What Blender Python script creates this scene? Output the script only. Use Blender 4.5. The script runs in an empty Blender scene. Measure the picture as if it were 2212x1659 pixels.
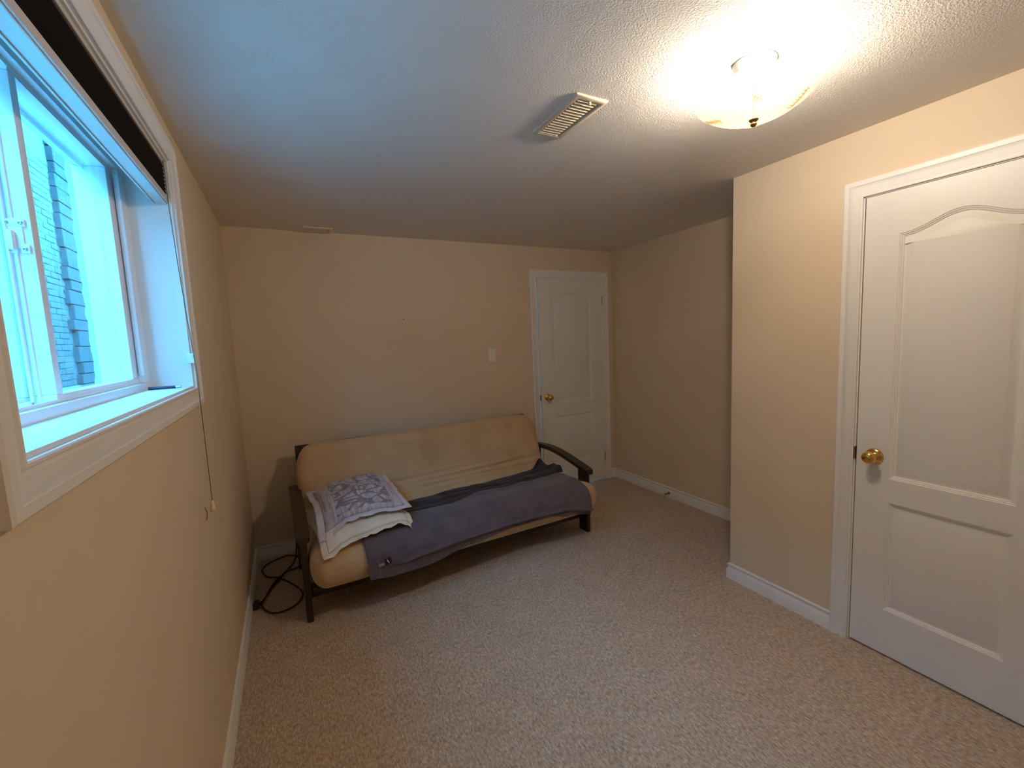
import bpy, bmesh, math, random
from mathutils import Vector, Matrix, noise
random.seed(7)
PI = math.pi
S = bpy.context.scene
C = S.collection

# ------------------------------------------------------------------ camera
cam_d = bpy.data.cameras.new('camera')
cam = bpy.data.objects.new('camera', cam_d); C.objects.link(cam)
cam.location = (0.3145, -3.4765, 1.491)
cam.rotation_mode = 'XYZ'
cam.rotation_euler = (1.4662, 0.0438, -0.4793)
cam_d.sensor_fit = 'HORIZONTAL'; cam_d.sensor_width = 36.0
cam_d.lens = 936.98 / 2212 * 36.0
cam_d.clip_start = 0.02; cam_d.clip_end = 200
S.camera = cam

# ------------------------------------------------------------------ sky, exposure
W = bpy.data.worlds.new('sky'); S.world = W; W.use_nodes = True
wn = W.node_tree; bg = wn.nodes['Background']
bg.inputs[0].default_value = (0.08, 0.49, 1.0, 1)
bg.inputs[1].default_value = 27.0
LAMP = 590.0            # radiance of the two frosted bulbs in the ceiling fixture
LAMP_COL = (1.0, 0.86, 0.70)
S.view_settings.view_transform = 'Standard'
S.view_settings.look = 'None'
S.view_settings.gamma = 1.0
S.view_settings.use_curve_mapping = False
S.view_settings.exposure = 0.0
try:
    S.cycles.use_denoising = True
    S.cycles.max_bounces = 12; S.cycles.diffuse_bounces = 8
    S.cycles.transparent_max_bounces = 12
    S.cycles.sample_clamp_indirect = 8.0
    S.cycles.caustics_refractive = False; S.cycles.caustics_reflective = False
except Exception: pass

# ------------------------------------------------------------------ materials
def nt(name):
    m = bpy.data.materials.new(name); m.use_nodes = True
    n = m.node_tree; return m, n, n.nodes['Principled BSDF']
def link(n, a, b): n.links.new(a, b)
def coords(n, scale=(1, 1, 1), rot=(0, 0, 0)):
    t = n.nodes.new('ShaderNodeTexCoord'); mp = n.nodes.new('ShaderNodeMapping')
    mp.inputs['Scale'].default_value = scale; mp.inputs['Rotation'].default_value = rot
    link(n, t.outputs['Object'], mp.inputs[0]); return mp.outputs[0]
def noise_n(n, vec, scale, detail=3, rough=0.55, dist=0.0):
    x = n.nodes.new('ShaderNodeTexNoise'); x.inputs['Scale'].default_value = scale
    x.inputs['Detail'].default_value = detail; x.inputs['Roughness'].default_value = rough
    x.inputs['Distortion'].default_value = dist
    link(n, vec, x.inputs['Vector']); return x.outputs['Fac']
def ramp(n, fac, stops):
    r = n.nodes.new('ShaderNodeValToRGB'); e = r.color_ramp.elements
    while len(e) < len(stops): e.new(0.5)
    for k, (p, c) in enumerate(stops):
        e[k].position = p; e[k].color = (c[0], c[1], c[2], 1)
    link(n, fac, r.inputs[0]); return r.outputs[0]
def bump(n, h, strength, dist, bsdf, prev=None):
    b = n.nodes.new('ShaderNodeBump'); b.inputs['Strength'].default_value = strength
    b.inputs['Distance'].default_value = dist; link(n, h, b.inputs['Height'])
    if prev: link(n, prev, b.inputs['Normal'])
    link(n, b.outputs[0], bsdf.inputs['Normal']); return b.outputs[0]
def math_n(n, op, a, b=None):
    m = n.nodes.new('ShaderNodeMath'); m.operation = op
    for i, v in enumerate((a, b)):
        if v is None: continue
        if isinstance(v, (int, float)): m.inputs[i].default_value = v
        else: link(n, v, m.inputs[i])
    return m.outputs[0]
def plain(name, col, rough=0.5, metal=0.0, var=0.06, vscale=6.0, bs=0.0, bscale=200.0, bd=0.001, scale=(1, 1, 1), sheen=0.0):
    m, n, p = nt(name)
    v = coords(n, scale)
    f = noise_n(n, v, vscale, 4)
    c0 = tuple(max(0, k * (1 - var)) for k in col); c1 = tuple(min(1, k * (1 + var)) for k in col)
    link(n, ramp(n, f, [(0.3, c0), (0.7, c1)]), p.inputs['Base Color'])
    p.inputs['Roughness'].default_value = rough; p.inputs['Metallic'].default_value = metal
    if sheen: p.inputs['Sheen Weight'].default_value = sheen
    if bs: bump(n, noise_n(n, v, bscale, 3), bs, bd, p)
    return m

M = {}
M['wall'] = plain('cream_wall_paint', (0.715, 0.585, 0.425), 0.75, var=0.025, vscale=3, bs=0.12, bscale=260, bd=0.001)
M['white'] = plain('white_gloss_paint', (0.80, 0.785, 0.75), 0.42, var=0.02, vscale=5)
M['doorwhite'] = plain('door_paint', (0.79, 0.775, 0.74), 0.45, var=0.02, vscale=4, bs=0.08, bscale=420, bd=0.0006)
M['vinyl'] = plain('window_vinyl', (0.84, 0.85, 0.86), 0.35, var=0.015, bs=0.03, bscale=500, bd=0.0004)
M['brass'] = plain('polished_brass', (0.78, 0.50, 0.16), 0.16, 1.0, var=0.05, vscale=30)
M['darkbrass'] = plain('aged_brass', (0.32, 0.20, 0.08), 0.35, 0.9, var=0.1, vscale=60)
M['chrome'] = plain('satin_metal', (0.6, 0.58, 0.55), 0.25, 1.0)
M['switch'] = plain('switch_plastic', (0.80, 0.77, 0.70), 0.35, var=0.01)
M['vent'] = plain('ivory_enamel', (0.76, 0.66, 0.48), 0.4, var=0.02)
M['dark'] = plain('dark_void', (0.02, 0.018, 0.016), 0.9)
M['black'] = plain('black_plastic', (0.012, 0.012, 0.014), 0.4, var=0.1)
M['cablem'] = plain('cable_rubber', (0.010, 0.016, 0.017), 0.45, var=0.1)
M['pleat'] = plain('black_pleated_fabric', (0.010, 0.0095, 0.011), 0.9, var=0.2, vscale=40)
M['rail'] = plain('shade_rail_enamel', (0.62, 0.58, 0.54), 0.4, var=0.02)
M['cordm'] = plain('brown_cord', (0.12, 0.09, 0.07), 0.8)
M['cream'] = plain('cream_plastic', (0.75, 0.65, 0.42), 0.45)
M['concrete'] = plain('foundation_concrete', (0.42, 0.41, 0.39), 0.9, var=0.15, vscale=9, bs=0.5, bscale=60, bd=0.004)
M['soil'] = plain('gravel_ground', (0.55, 0.54, 0.52), 0.95, var=0.3, vscale=40, bs=0.8, bscale=90, bd=0.01)
M['mortar'] = plain('grey_mortar', (0.21, 0.205, 0.195), 0.95, var=0.12, vscale=30, bs=0.4, bscale=150, bd=0.002)
M['brickm'] = plain('buff_brick', (0.18, 0.165, 0.145), 0.9, var=0.22, vscale=14, bs=0.5, bscale=120, bd=0.003)
M['stonem'] = plain('grey_split_stone', (0.085, 0.085, 0.08), 0.9, var=0.25, vscale=12, bs=0.6, bscale=70, bd=0.006)
M['sidingm'] = plain('pale_soffit', (0.6, 0.6, 0.6), 0.6)

def mk_ceiling():
    m, n, p = nt('stippled_ceiling_plaster')
    p.inputs['Base Color'].default_value = (0.80, 0.76, 0.70, 1); p.inputs['Roughness'].default_value = 0.9
    v = coords(n)
    mask = noise_n(n, v, 5.5, 4, 0.65, 0.6)
    mk = n.nodes.new('ShaderNodeMapRange'); link(n, mask, mk.inputs[0])
    mk.inputs[1].default_value = 0.40; mk.inputs[2].default_value = 0.60; mk.inputs[3].default_value = 0.25; mk.inputs[4].default_value = 1.0
    h = noise_n(n, v, 165, 3, 0.62, 0.3)
    hr = n.nodes.new('ShaderNodeMapRange'); link(n, h, hr.inputs[0]); hr.inputs[1].default_value = 0.42; hr.inputs[2].default_value = 0.64
    hh = math_n(n, 'MULTIPLY', hr.outputs[0], mk.outputs[0])
    b1 = bump(n, hh, 0.5, 0.0042, p)
    return m
M['ceiling'] = mk_ceiling()

def mk_carpet():
    m, n, p = nt('berber_carpet_pile')
    p.inputs['Roughness'].default_value = 0.95; p.inputs['Sheen Weight'].default_value = 0.15
    v = coords(n, (1.0, 0.42, 1.0))
    vo = n.nodes.new('ShaderNodeTexVoronoi'); vo.inputs['Scale'].default_value = 225; vo.inputs['Randomness'].default_value = 0.95
    link(n, v, vo.inputs['Vector'])
    f = noise_n(n, v, 120, 4, 0.7)
    big = noise_n(n, coords(n), 7, 4, 0.6)
    c1 = ramp(n, f, [(0.28, (0.32, 0.225, 0.155)), (0.5, (0.64, 0.485, 0.35)), (0.72, (0.90, 0.76, 0.60))])
    cell = ramp(n, vo.outputs['Color'], [(0.1, (0.62, 0.58, 0.54)), (0.9, (1.0, 1.0, 1.0))])
    mx = n.nodes.new('ShaderNodeMix'); mx.data_type = 'RGBA'; mx.blend_type = 'MULTIPLY'; mx.inputs[0].default_value = 0.8
    link(n, c1, mx.inputs[6]); link(n, cell, mx.inputs[7])
    mx2 = n.nodes.new('ShaderNodeMix'); mx2.data_type = 'RGBA'; mx2.blend_type = 'MULTIPLY'; mx2.inputs[0].default_value = 0.35
    link(n, mx.outputs[2], mx2.inputs[6]); link(n, ramp(n, big, [(0.35, (0.75, 0.74, 0.72)), (0.65, (1, 1, 1))]), mx2.inputs[7])
    link(n, mx2.outputs[2], p.inputs['Base Color'])
    inv = math_n(n, 'SUBTRACT', 1.0, vo.outputs['Distance'])
    h = math_n(n, 'ADD', math_n(n, 'MULTIPLY', inv, 0.7), math_n(n, 'MULTIPLY', f, 0.9))
    bump(n, h, 0.7, 0.006, p)
    return m
M['carpet'] = mk_carpet()

def mk_wood():
    m, n, p = nt('espresso_stained_wood')
    v = coords(n, (1, 1, 1))
    f = noise_n(n, coords(n, (6, 1.2, 12)), 5, 5, 0.6, 1.0)
    link(n, ramp(n, f, [(0.3, (0.016, 0.0075, 0.005)), (0.7, (0.045, 0.021, 0.012))]), p.inputs['Base Color'])
    p.inputs['Roughness'].default_value = 0.38
    bump(n, f, 0.05, 0.001, p)
    return m
M['wood'] = mk_wood()

def mk_suede():
    m, n, p = nt('tan_microsuede')
    v = coords(n)
    f = noise_n(n, v, 5, 5, 0.6, 0.5)
    c = ramp(n, f, [(0.3, (0.51, 0.34, 0.175)), (0.55, (0.56, 0.38, 0.205)), (0.75, (0.59, 0.405, 0.225))])
    st = noise_n(n, v, 2.3, 2, 0.5, 0.8)
    mx = n.nodes.new('ShaderNodeMix'); mx.data_type = 'RGBA'; mx.blend_type = 'MULTIPLY'; mx.inputs[0].default_value = 0.7
    link(n, c, mx.inputs[6]); link(n, ramp(n, st, [(0.28, (0.86, 0.82, 0.78)), (0.40, (1, 1, 1))]), mx.inputs[7])
    link(n, mx.outputs[2], p.inputs['Base Color'])
    p.inputs['Roughness'].default_value = 0.85; p.inputs['Sheen Weight'].default_value = 0.25
    w = noise_n(n, coords(n, (1.2, 9, 9)), 3.5, 4, 0.6, 0.6)
    b = bump(n, w, 0.25, 0.012, p)
    bump(n, noise_n(n, v, 350, 2), 0.08, 0.001, p, b)
    return m
M['suede'] = mk_suede()

def mk_fleece(name, c0, c1, sheen=0.5):
    m, n, p = nt(name)
    v = coords(n)
    f = noise_n(n, v, 9, 5, 0.65, 0.8)
    link(n, ramp(n, f, [(0.35, c0), (0.68, c1)]), p.inputs['Base Color'])
    p.inputs['Roughness'].default_value = 0.95; p.inputs['Sheen Weight'].default_value = sheen
    p.inputs['Sheen Roughness'].default_value = 0.5
    b = bump(n, noise_n(n, v, 14, 4, 0.6, 0.5), 0.25, 0.008, p)
    bump(n, noise_n(n, v, 420, 2), 0.25, 0.001, p, b)
    return m
M['fleece'] = mk_fleece('mauve_grey_fleece', (0.082, 0.058, 0.067), (0.122, 0.090, 0.102), 0.25)
M['fleece_dark'] = mk_fleece('charcoal_fleece_reverse', (0.020, 0.014, 0.018), (0.036, 0.027, 0.032), 0.15)

def mk_pillow_print():
    m, n, p = nt('sketch_print_pillowcase')
    t = n.nodes.new('ShaderNodeTexCoord'); sep = n.nodes.new('ShaderNodeSeparateXYZ')
    link(n, t.outputs['Object'], sep.inputs[0])
    v = coords(n, (0.5, 1.0, 1.0))
    nz = n.nodes.new('ShaderNodeTexNoise'); nz.inputs['Scale'].default_value = 7; nz.inputs['Detail'].default_value = 3
    link(n, v, nz.inputs['Vector'])
    ad = n.nodes.new('ShaderNodeMix'); ad.data_type = 'VECTOR'; ad.inputs[0].default_value = 0.10
    link(n, v, ad.inputs[4]); link(n, nz.outputs['Color'], ad.inputs[5])
    vo = n.nodes.new('ShaderNodeTexVoronoi'); vo.feature = 'DISTANCE_TO_EDGE'; vo.inputs['Scale'].default_value = 22
    link(n, ad.outputs[1], vo.inputs['Vector'])
    line = math_n(n, 'LESS_THAN', vo.outputs['Distance'], 0.115)
    # print area in the middle of the case
    ax = math_n(n, 'LESS_THAN', math_n(n, 'ABSOLUTE', sep.outputs[0], None), 0.15)
    ay = math_n(n, 'LESS_THAN', math_n(n, 'ABSOLUTE', math_n(n, 'ADD', sep.outputs[1], 0.0), None), 0.225)
    area = math_n(n, 'MULTIPLY', ax, ay)
    ln = math_n(n, 'MULTIPLY', line, area)
    # plain band framing the print
    bx = math_n(n, 'MULTIPLY', math_n(n, 'LESS_THAN', math_n(n, 'ABSOLUTE', sep.outputs[0], None), 0.194), math_n(n, 'GREATER_THAN', math_n(n, 'ABSOLUTE', sep.outputs[0], None), 0.178))
    streak = noise_n(n, coords(n, (14, 2.5, 2.5)), 6, 4, 0.6, 0.4)
    base = ramp(n, streak, [(0.38, (0.32, 0.27, 0.28)), (0.55, (0.50, 0.45, 0.47)), (0.75, (0.60, 0.56, 0.58))])
    mx = n.nodes.new('ShaderNodeMix'); mx.data_type = 'RGBA'
    link(n, ln, mx.inputs[0]); link(n, base, mx.inputs[6]); mx.inputs[7].default_value = (0.21, 0.165, 0.185, 1)
    m2 = n.nodes.new('ShaderNodeMix'); m2.data_type = 'RGBA'
    link(n, bx, m2.inputs[0]); link(n, mx.outputs[2], m2.inputs[6]); m2.inputs[7].default_value = (0.50, 0.45, 0.46, 1)
    link(n, m2.outputs[2], p.inputs['Base Color'])
    p.inputs['Roughness'].default_value = 0.6; p.inputs['Sheen Weight'].default_value = 0.2
    bump(n, noise_n(n, coords(n, (3, 1, 1)), 22, 4, 0.6, 0.8), 0.35, 0.006, p)
    return m
M['print'] = mk_pillow_print()
M['lilac'] = plain('lilac_grey_sateen', (0.60, 0.56, 0.60), 0.45, var=0.12, vscale=12, bs=0.3, bscale=30, bd=0.004)
M['creamcloth'] = plain('cream_cotton', (0.74, 0.66, 0.54), 0.75, var=0.08, vscale=8, bs=0.35, bscale=26, bd=0.005)

def mk_glass():
    m, n, p = nt('window_glass')
    n.nodes.remove(p); out = n.nodes['Material Output']
    tr = n.nodes.new('ShaderNodeBsdfTransparent'); tr.inputs[0].default_value = (0.90, 0.94, 0.95, 1)
    gl = n.nodes.new('ShaderNodeBsdfGlossy'); gl.inputs['Roughness'].default_value = 0.02
    fr = n.nodes.new('ShaderNodeFresnel'); fr.inputs[0].default_value = 1.45
    ge = n.nodes.new('ShaderNodeNewGeometry'); fb_ = math_n(n, 'MULTIPLY', fr.outputs[0], math_n(n, 'SUBTRACT', 1.0, ge.outputs['Backfacing']))
    mx = n.nodes.new('ShaderNodeMixShader'); link(n, fb_, mx.inputs[0]); link(n, tr.outputs[0], mx.inputs[1]); link(n, gl.outputs[0], mx.inputs[2])
    link(n, mx.outputs[0], out.inputs[0]); return m
M['glass'] = mk_glass()

def mk_shade(name, tr_amt, etched):
    m, n, p = nt(name)
    n.nodes.remove(p); out = n.nodes['Material Output']
    tr = n.nodes.new('ShaderNodeBsdfTransparent'); tr.inputs[0].default_value = (1.0, 0.93, 0.82, 1)
    tl = n.nodes.new('ShaderNodeBsdfTranslucent'); tl.inputs[0].default_value = (0.30, 0.24, 0.17, 1)
    df = n.nodes.new('ShaderNodeBsdfDiffuse'); df.inputs[0].default_value = (0.30, 0.25, 0.18, 1)
    if etched:
        v = coords(n); c = ramp(n, noise_n(n, v, 160, 2), [(0.3, (0.17, 0.135, 0.08)), (0.7, (0.27, 0.215, 0.14))]); link(n, c, tl.inputs[0])
    a = n.nodes.new('ShaderNodeMixShader'); a.inputs[0].default_value = 0.22
    link(n, tl.outputs[0], a.inputs[1]); link(n, df.outputs[0], a.inputs[2])
    b = n.nodes.new('ShaderNodeMixShader'); b.inputs[0].default_value = tr_amt
    link(n, a.outputs[0], b.inputs[1]); link(n, tr.outputs[0], b.inputs[2])
    link(n, b.outputs[0], out.inputs[0]); return m
M['bowl'] = mk_shade('frosted_lamp_glass', 0.74, True)
M['etch'] = mk_shade('clear_etched_glass', 0.1, False)
def mk_bulb():
    m, n, p = nt('lit_bulb')
    p.inputs['Emission Color'].default_value = (*LAMP_COL, 1); p.inputs['Emission Strength'].default_value = LAMP
    return m
M['bulb'] = mk_bulb()

# ------------------------------------------------------------------ mesh helpers
def add_box(bm, lo, hi, bev=0.0, mi=0):
    g = bmesh.ops.create_cube(bm, size=1.0)
    vs = g['verts']
    for v in vs:
        v.co = Vector([(lo[i] + hi[i]) / 2 + v.co[i] * (hi[i] - lo[i]) for i in range(3)])
    if bev:
        es = list({e for v in vs for e in v.link_edges})
        bmesh.ops.bevel(bm, geom=es, offset=bev, segments=2, affect='EDGES', profile=0.5)
def add_lathe(bm, prof, origin=(0, 0, 0), axis='Z', seg=32, sx=1.0, sy=1.0):
    rings = []
    for r, h in prof:
        ring = []
        for k in range(seg):
            a = 2 * PI * k / seg; c, s = math.cos(a) * r * sx, math.sin(a) * r * sy
            p = {'Z': (c, s, h), 'Y': (c, h, s), 'X': (h, c, s)}[axis]
            ring.append(bm.verts.new(Vector(origin) + Vector(p)))
        rings.append(ring)
    for a, b in zip(rings, rings[1:]):
        for k in range(seg): bm.faces.new((a[k], a[(k + 1) % seg], b[(k + 1) % seg], b[k]))
    if prof[0][0] > 1e-4: bm.faces.new(list(reversed(rings[0])))
    if prof[-1][0] > 1e-4: bm.faces.new(rings[-1])
def add_tube(bm, pts, r, seg=8):
    pts = [Vector(p) for p in pts]; rings = []
    up = Vector((0, 0, 1)); prev = None
    for i, p in enumerate(pts):
        t = (pts[min(i + 1, len(pts) - 1)] - pts[max(i - 1, 0)]).normalized()
        if prev is None:
            a = t.cross(up if abs(t.z) < 0.9 else Vector((1, 0, 0))).normalized()
        else:
            a = (prev - t * prev.dot(t)).normalized()
        prev = a; b = t.cross(a)
        rings.append([bm.verts.new(p + (a * math.cos(2 * PI * k / seg) + b * math.sin(2 * PI * k / seg)) * r) for k in range(seg)])
    for a, b in zip(rings, rings[1:]):
        for k in range(seg): bm.faces.new((a[k], a[(k + 1) % seg], b[(k + 1) % seg], b[k]))
    bm.faces.new(rings[0]); bm.faces.new(list(reversed(rings[-1])))
def offs(path, closed):
    n = len(path); out = []
    for i in range(n):
        def nrm(a, b):
            d = (Vector(b) - Vector(a)).normalized(); return Vector((-d.y, d.x))
        ns = []
        if closed or i > 0: ns.append(nrm(path[i - 1], path[i]))
        if closed or i < n - 1: ns.append(nrm(path[i], path[(i + 1) % n]))
        m = sum(ns, Vector((0, 0))).normalized(); k = 1.0 / max(0.3, m.dot(ns[0])); out.append(m * k)
    return out
def add_sweep(bm, path, prof, fmap, closed=False, fill_last=False, caps=True):
    """profile (offset to the left of the path, height) along a 2-D path with mitred corners"""
    of = offs(path, closed); rows = []
    for o, h in prof:
        rows.append([bm.verts.new(fmap(path[i][0] + of[i].x * o, path[i][1] + of[i].y * o, h)) for i in range(len(path))])
    n = len(path)
    for a, b in zip(rows, rows[1:]):
        for k in range(n if closed else n - 1):
            bm.faces.new((a[k], a[(k + 1) % n], b[(k + 1) % n], b[k]))
    if fill_last: bm.faces.new(rows[-1])
    if not closed and caps:
        bm.faces.new([r[0] for r in rows]); bm.faces.new([r[-1] for r in reversed(rows)])
def grid(bm, nu, nv, f):
    g = [[bm.verts.new(f(i / (nu - 1), j / (nv - 1))) for j in range(nv)] for i in range(nu)]
    for i in range(nu - 1):
        for j in range(nv - 1): bm.faces.new((g[i][j], g[i + 1][j], g[i + 1][j + 1], g[i][j + 1]))
    return g
def obj(name, bm, mat, parent=None, smooth=False, loc=None, rot=None, recalc=True, auto=None):
    if recalc: bmesh.ops.recalc_face_normals(bm, faces=bm.faces)
    me = bpy.data.meshes.new(name); bm.to_mesh(me); bm.free()
    me.materials.append(mat)
    if smooth:
        for p in me.polygons: p.use_smooth = True
    o = bpy.data.objects.new(name, me); C.objects.link(o)
    if auto is not None:
        me.polygons.foreach_set('use_smooth', [True] * len(me.polygons))
        try: me.set_sharp_from_angle(angle=math.radians(auto))
        except Exception: pass
    if parent: o.parent = parent
    if loc: o.location = loc
    if rot: o.rotation_euler = rot
    return o
def empty(name, loc=(0, 0, 0), rot=(0, 0, 0)):
    o = bpy.data.objects.new(name, None); C.objects.link(o); o.location = loc; o.rotation_euler = rot
    o.empty_display_size = 0.05; return o
def tag(o, label, cat, group=None, kind=None):
    o['label'] = label
    if cat: o['category'] = cat
    if group: o['group'] = group
    if kind: o['kind'] = kind
    return o
def struct(o, label=None):
    o['kind'] = 'structure'
    if label: o['label'] = label
    return o
def B(*boxes, bev=0.0):
    bm = bmesh.new()
    for lo, hi in boxes: add_box(bm, lo, hi, bev)
    return bm

# ------------------------------------------------------------------ room shell
H = 2.31; XR = 2.571; XA = 3.28; YC = -1.85; YF = -4.35
WY0, WY1, WZ0, WZ1 = -2.711, -1.513, 1.362, 2.165      # window opening
o = struct(obj('floor', B(((-0.2, YF - 0.12, -0.1), (XA + 0.12, 0.6, 0.0))), M['carpet']), 'beige looped berber carpet over the whole floor')
o = struct(obj('ceiling', B(((-0.26, YF - 0.12, H), (XA + 0.12, 0.12, H + 0.1))), M['ceiling']), 'stippled white plaster ceiling')
struct(obj('wall_left', B(((-0.2, YF - 0.12, 0), (0, WY0, H)), ((-0.2, WY1, 0), (0, 0.12, H)),
           ((-0.2, WY0, 0), (0, WY1, WZ0)), ((-0.2, WY0, WZ1), (0, WY1, H))), M['wall']), 'cream painted wall with the window')
DX0, DX1, DZ = 2.386, 3.150, 2.033   # back door opening
struct(obj('wall_back', B(((0, 0, 0), (DX0, 0.12, H)), ((DX1, 0, 0), (XA, 0.12, H)), ((DX0, 0, DZ), (DX1, 0.12, H))), M['wall']), 'cream painted back wall behind the futon')
struct(obj('wall_alcove', B(((XA, YC, 0), (XA + 0.12, 0.12, H))), M['wall']), 'cream painted wall of the alcove right of the far door')
DY0, DY1, DZ2 = -3.098, -2.468, 2.026  # near closet door opening
bm = bmesh.new()
add_box(bm, (XR, YC - 0.12, 0), (XA + 0.12, YC, H))
add_box(bm, (XR, DY1, 0), (XR + 0.12, YC - 0.12, H)); add_box(bm, (XR, YF, 0), (XR + 0.12, DY0, H)); add_box(bm, (XR, DY0, DZ2), (XR + 0.12, DY1, H))
struct(obj('wall_right', bm, M['wall']), 'cream painted wall with outside corner and near white door')
struct(obj('wall_front', B(((0, YF - 0.12, 0), (XR + 0.12, YF, H))), M['wall']), 'cream painted wall behind the camera')

# baseboards
BP = [(0.0, 0.094), (0.006, 0.0935), (0.0105, 0.090), (0.0115, 0.085), (0.009, 0.080), (0.0065, 0.076), (0.0075, 0.069), (0.011, 0.062), (0.0135, 0.057), (0.0125, 0.0545), (0.0145, 0.052), (0.0145, 0.0)]
idm = lambda a, b, h: (a, b, h)
def baseboard(name, path, label):
    bm = bmesh.new(); add_sweep(bm, path, BP, idm)
    return struct(obj(name, bm, M['white'], auto=40), label)
baseboard('baseboard_left', [(0, -0.0005), (0, YF)], 'white moulded baseboard below the window wall')
baseboard('baseboard_back', [(2.316, 0), (0.0, 0)], 'white moulded baseboard behind the futon')
baseboard('baseboard_corner', [(XA, 0), (3.222, 0)], 'short white baseboard right of the far door')
baseboard('baseboard_alcove', [(XA, YC + 0.015), (XA, 0)], 'white moulded baseboard along the alcove wall')
baseboard('baseboard_right', [(XR, -2.396), (XR, YC), (XA, YC)], 'white moulded baseboard wrapping the outside corner')

# casings
CPS = 0.066 / 0.0705
CP = [(0, 0), (0, 0.009), (0.003, 0.011), (0.008, 0.011), (0.011, 0.0075), (0.015, 0.0075), (0.018, 0.0095), (0.036, 0.0115), (0.047, 0.0155), (0.050, 0.0185), (0.066, 0.0185), (0.0705, 0.015), (0.0705, 0)]
def casing(name, path, fmap, closed, label):
    bm = bmesh.new(); add_sweep(bm, path, CP, fmap, closed)
    return struct(obj(name, bm, M['white'], auto=35), label)
# paths run so that the left side is the outside of the opening
mback = lambda a, b, h: (a, -h, b)
casing('trim_1', [(DX0 + 0.001, 0), (DX0 + 0.001, DZ), (DX1 - 0.001, DZ), (DX1 - 0.001, 0)], mback, False, 'white moulded casing round the far door')
mright = lambda a, b, h: (XR - h, -a, b)
casing('trim_2', [(-DY1, 0), (-DY1, DZ2), (-DY0, DZ2), (-DY0, 0)], mright, False, 'white moulded casing round the near right door')
mleft = lambda a, b, h: (h, a, b)
CP = [(a * CPS, b) for a, b in CP]
casing('trim_3', [(WY1, WZ0), (WY0, WZ0), (WY0, WZ1), (WY1, WZ1)], mleft, True, 'white moulded casing round the window')

# door jambs
struct(obj('trim_4', B(((DX0 - 0.012, 0.0, 0), (DX0 + 0.004, 0.12, DZ)), ((DX1 - 0.004, 0.0, 0), (DX1 + 0.012, 0.12, DZ)), ((DX0, 0.0, DZ - 0.004), (DX1, 0.12, DZ + 0.012)),
      ((DX0 + 0.004, 0.042, 0), (DX0 + 0.013, 0.075, DZ - 0.004)), ((DX1 - 0.013, 0.042, 0), (DX1 - 0.004, 0.075, DZ - 0.004))), M['white']), 'white jamb and stop of the far door')
struct(obj('trim_5', B(((XR, DY1 - 0.005, 0), (XR + 0.12, DY1 + 0.012, DZ2)), ((XR, DY0 - 0.012, 0), (XR + 0.12, DY0 + 0.004, DZ2)), ((XR, DY0, DZ2 - 0.004), (XR + 0.12, DY1, DZ2 + 0.012)),
      ((XR + 0.045, DY1 - 0.017, 0), (XR + 0.075, DY1 - 0.005, DZ2 - 0.004))), M['white']), 'white jamb and stop of the near door')

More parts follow.
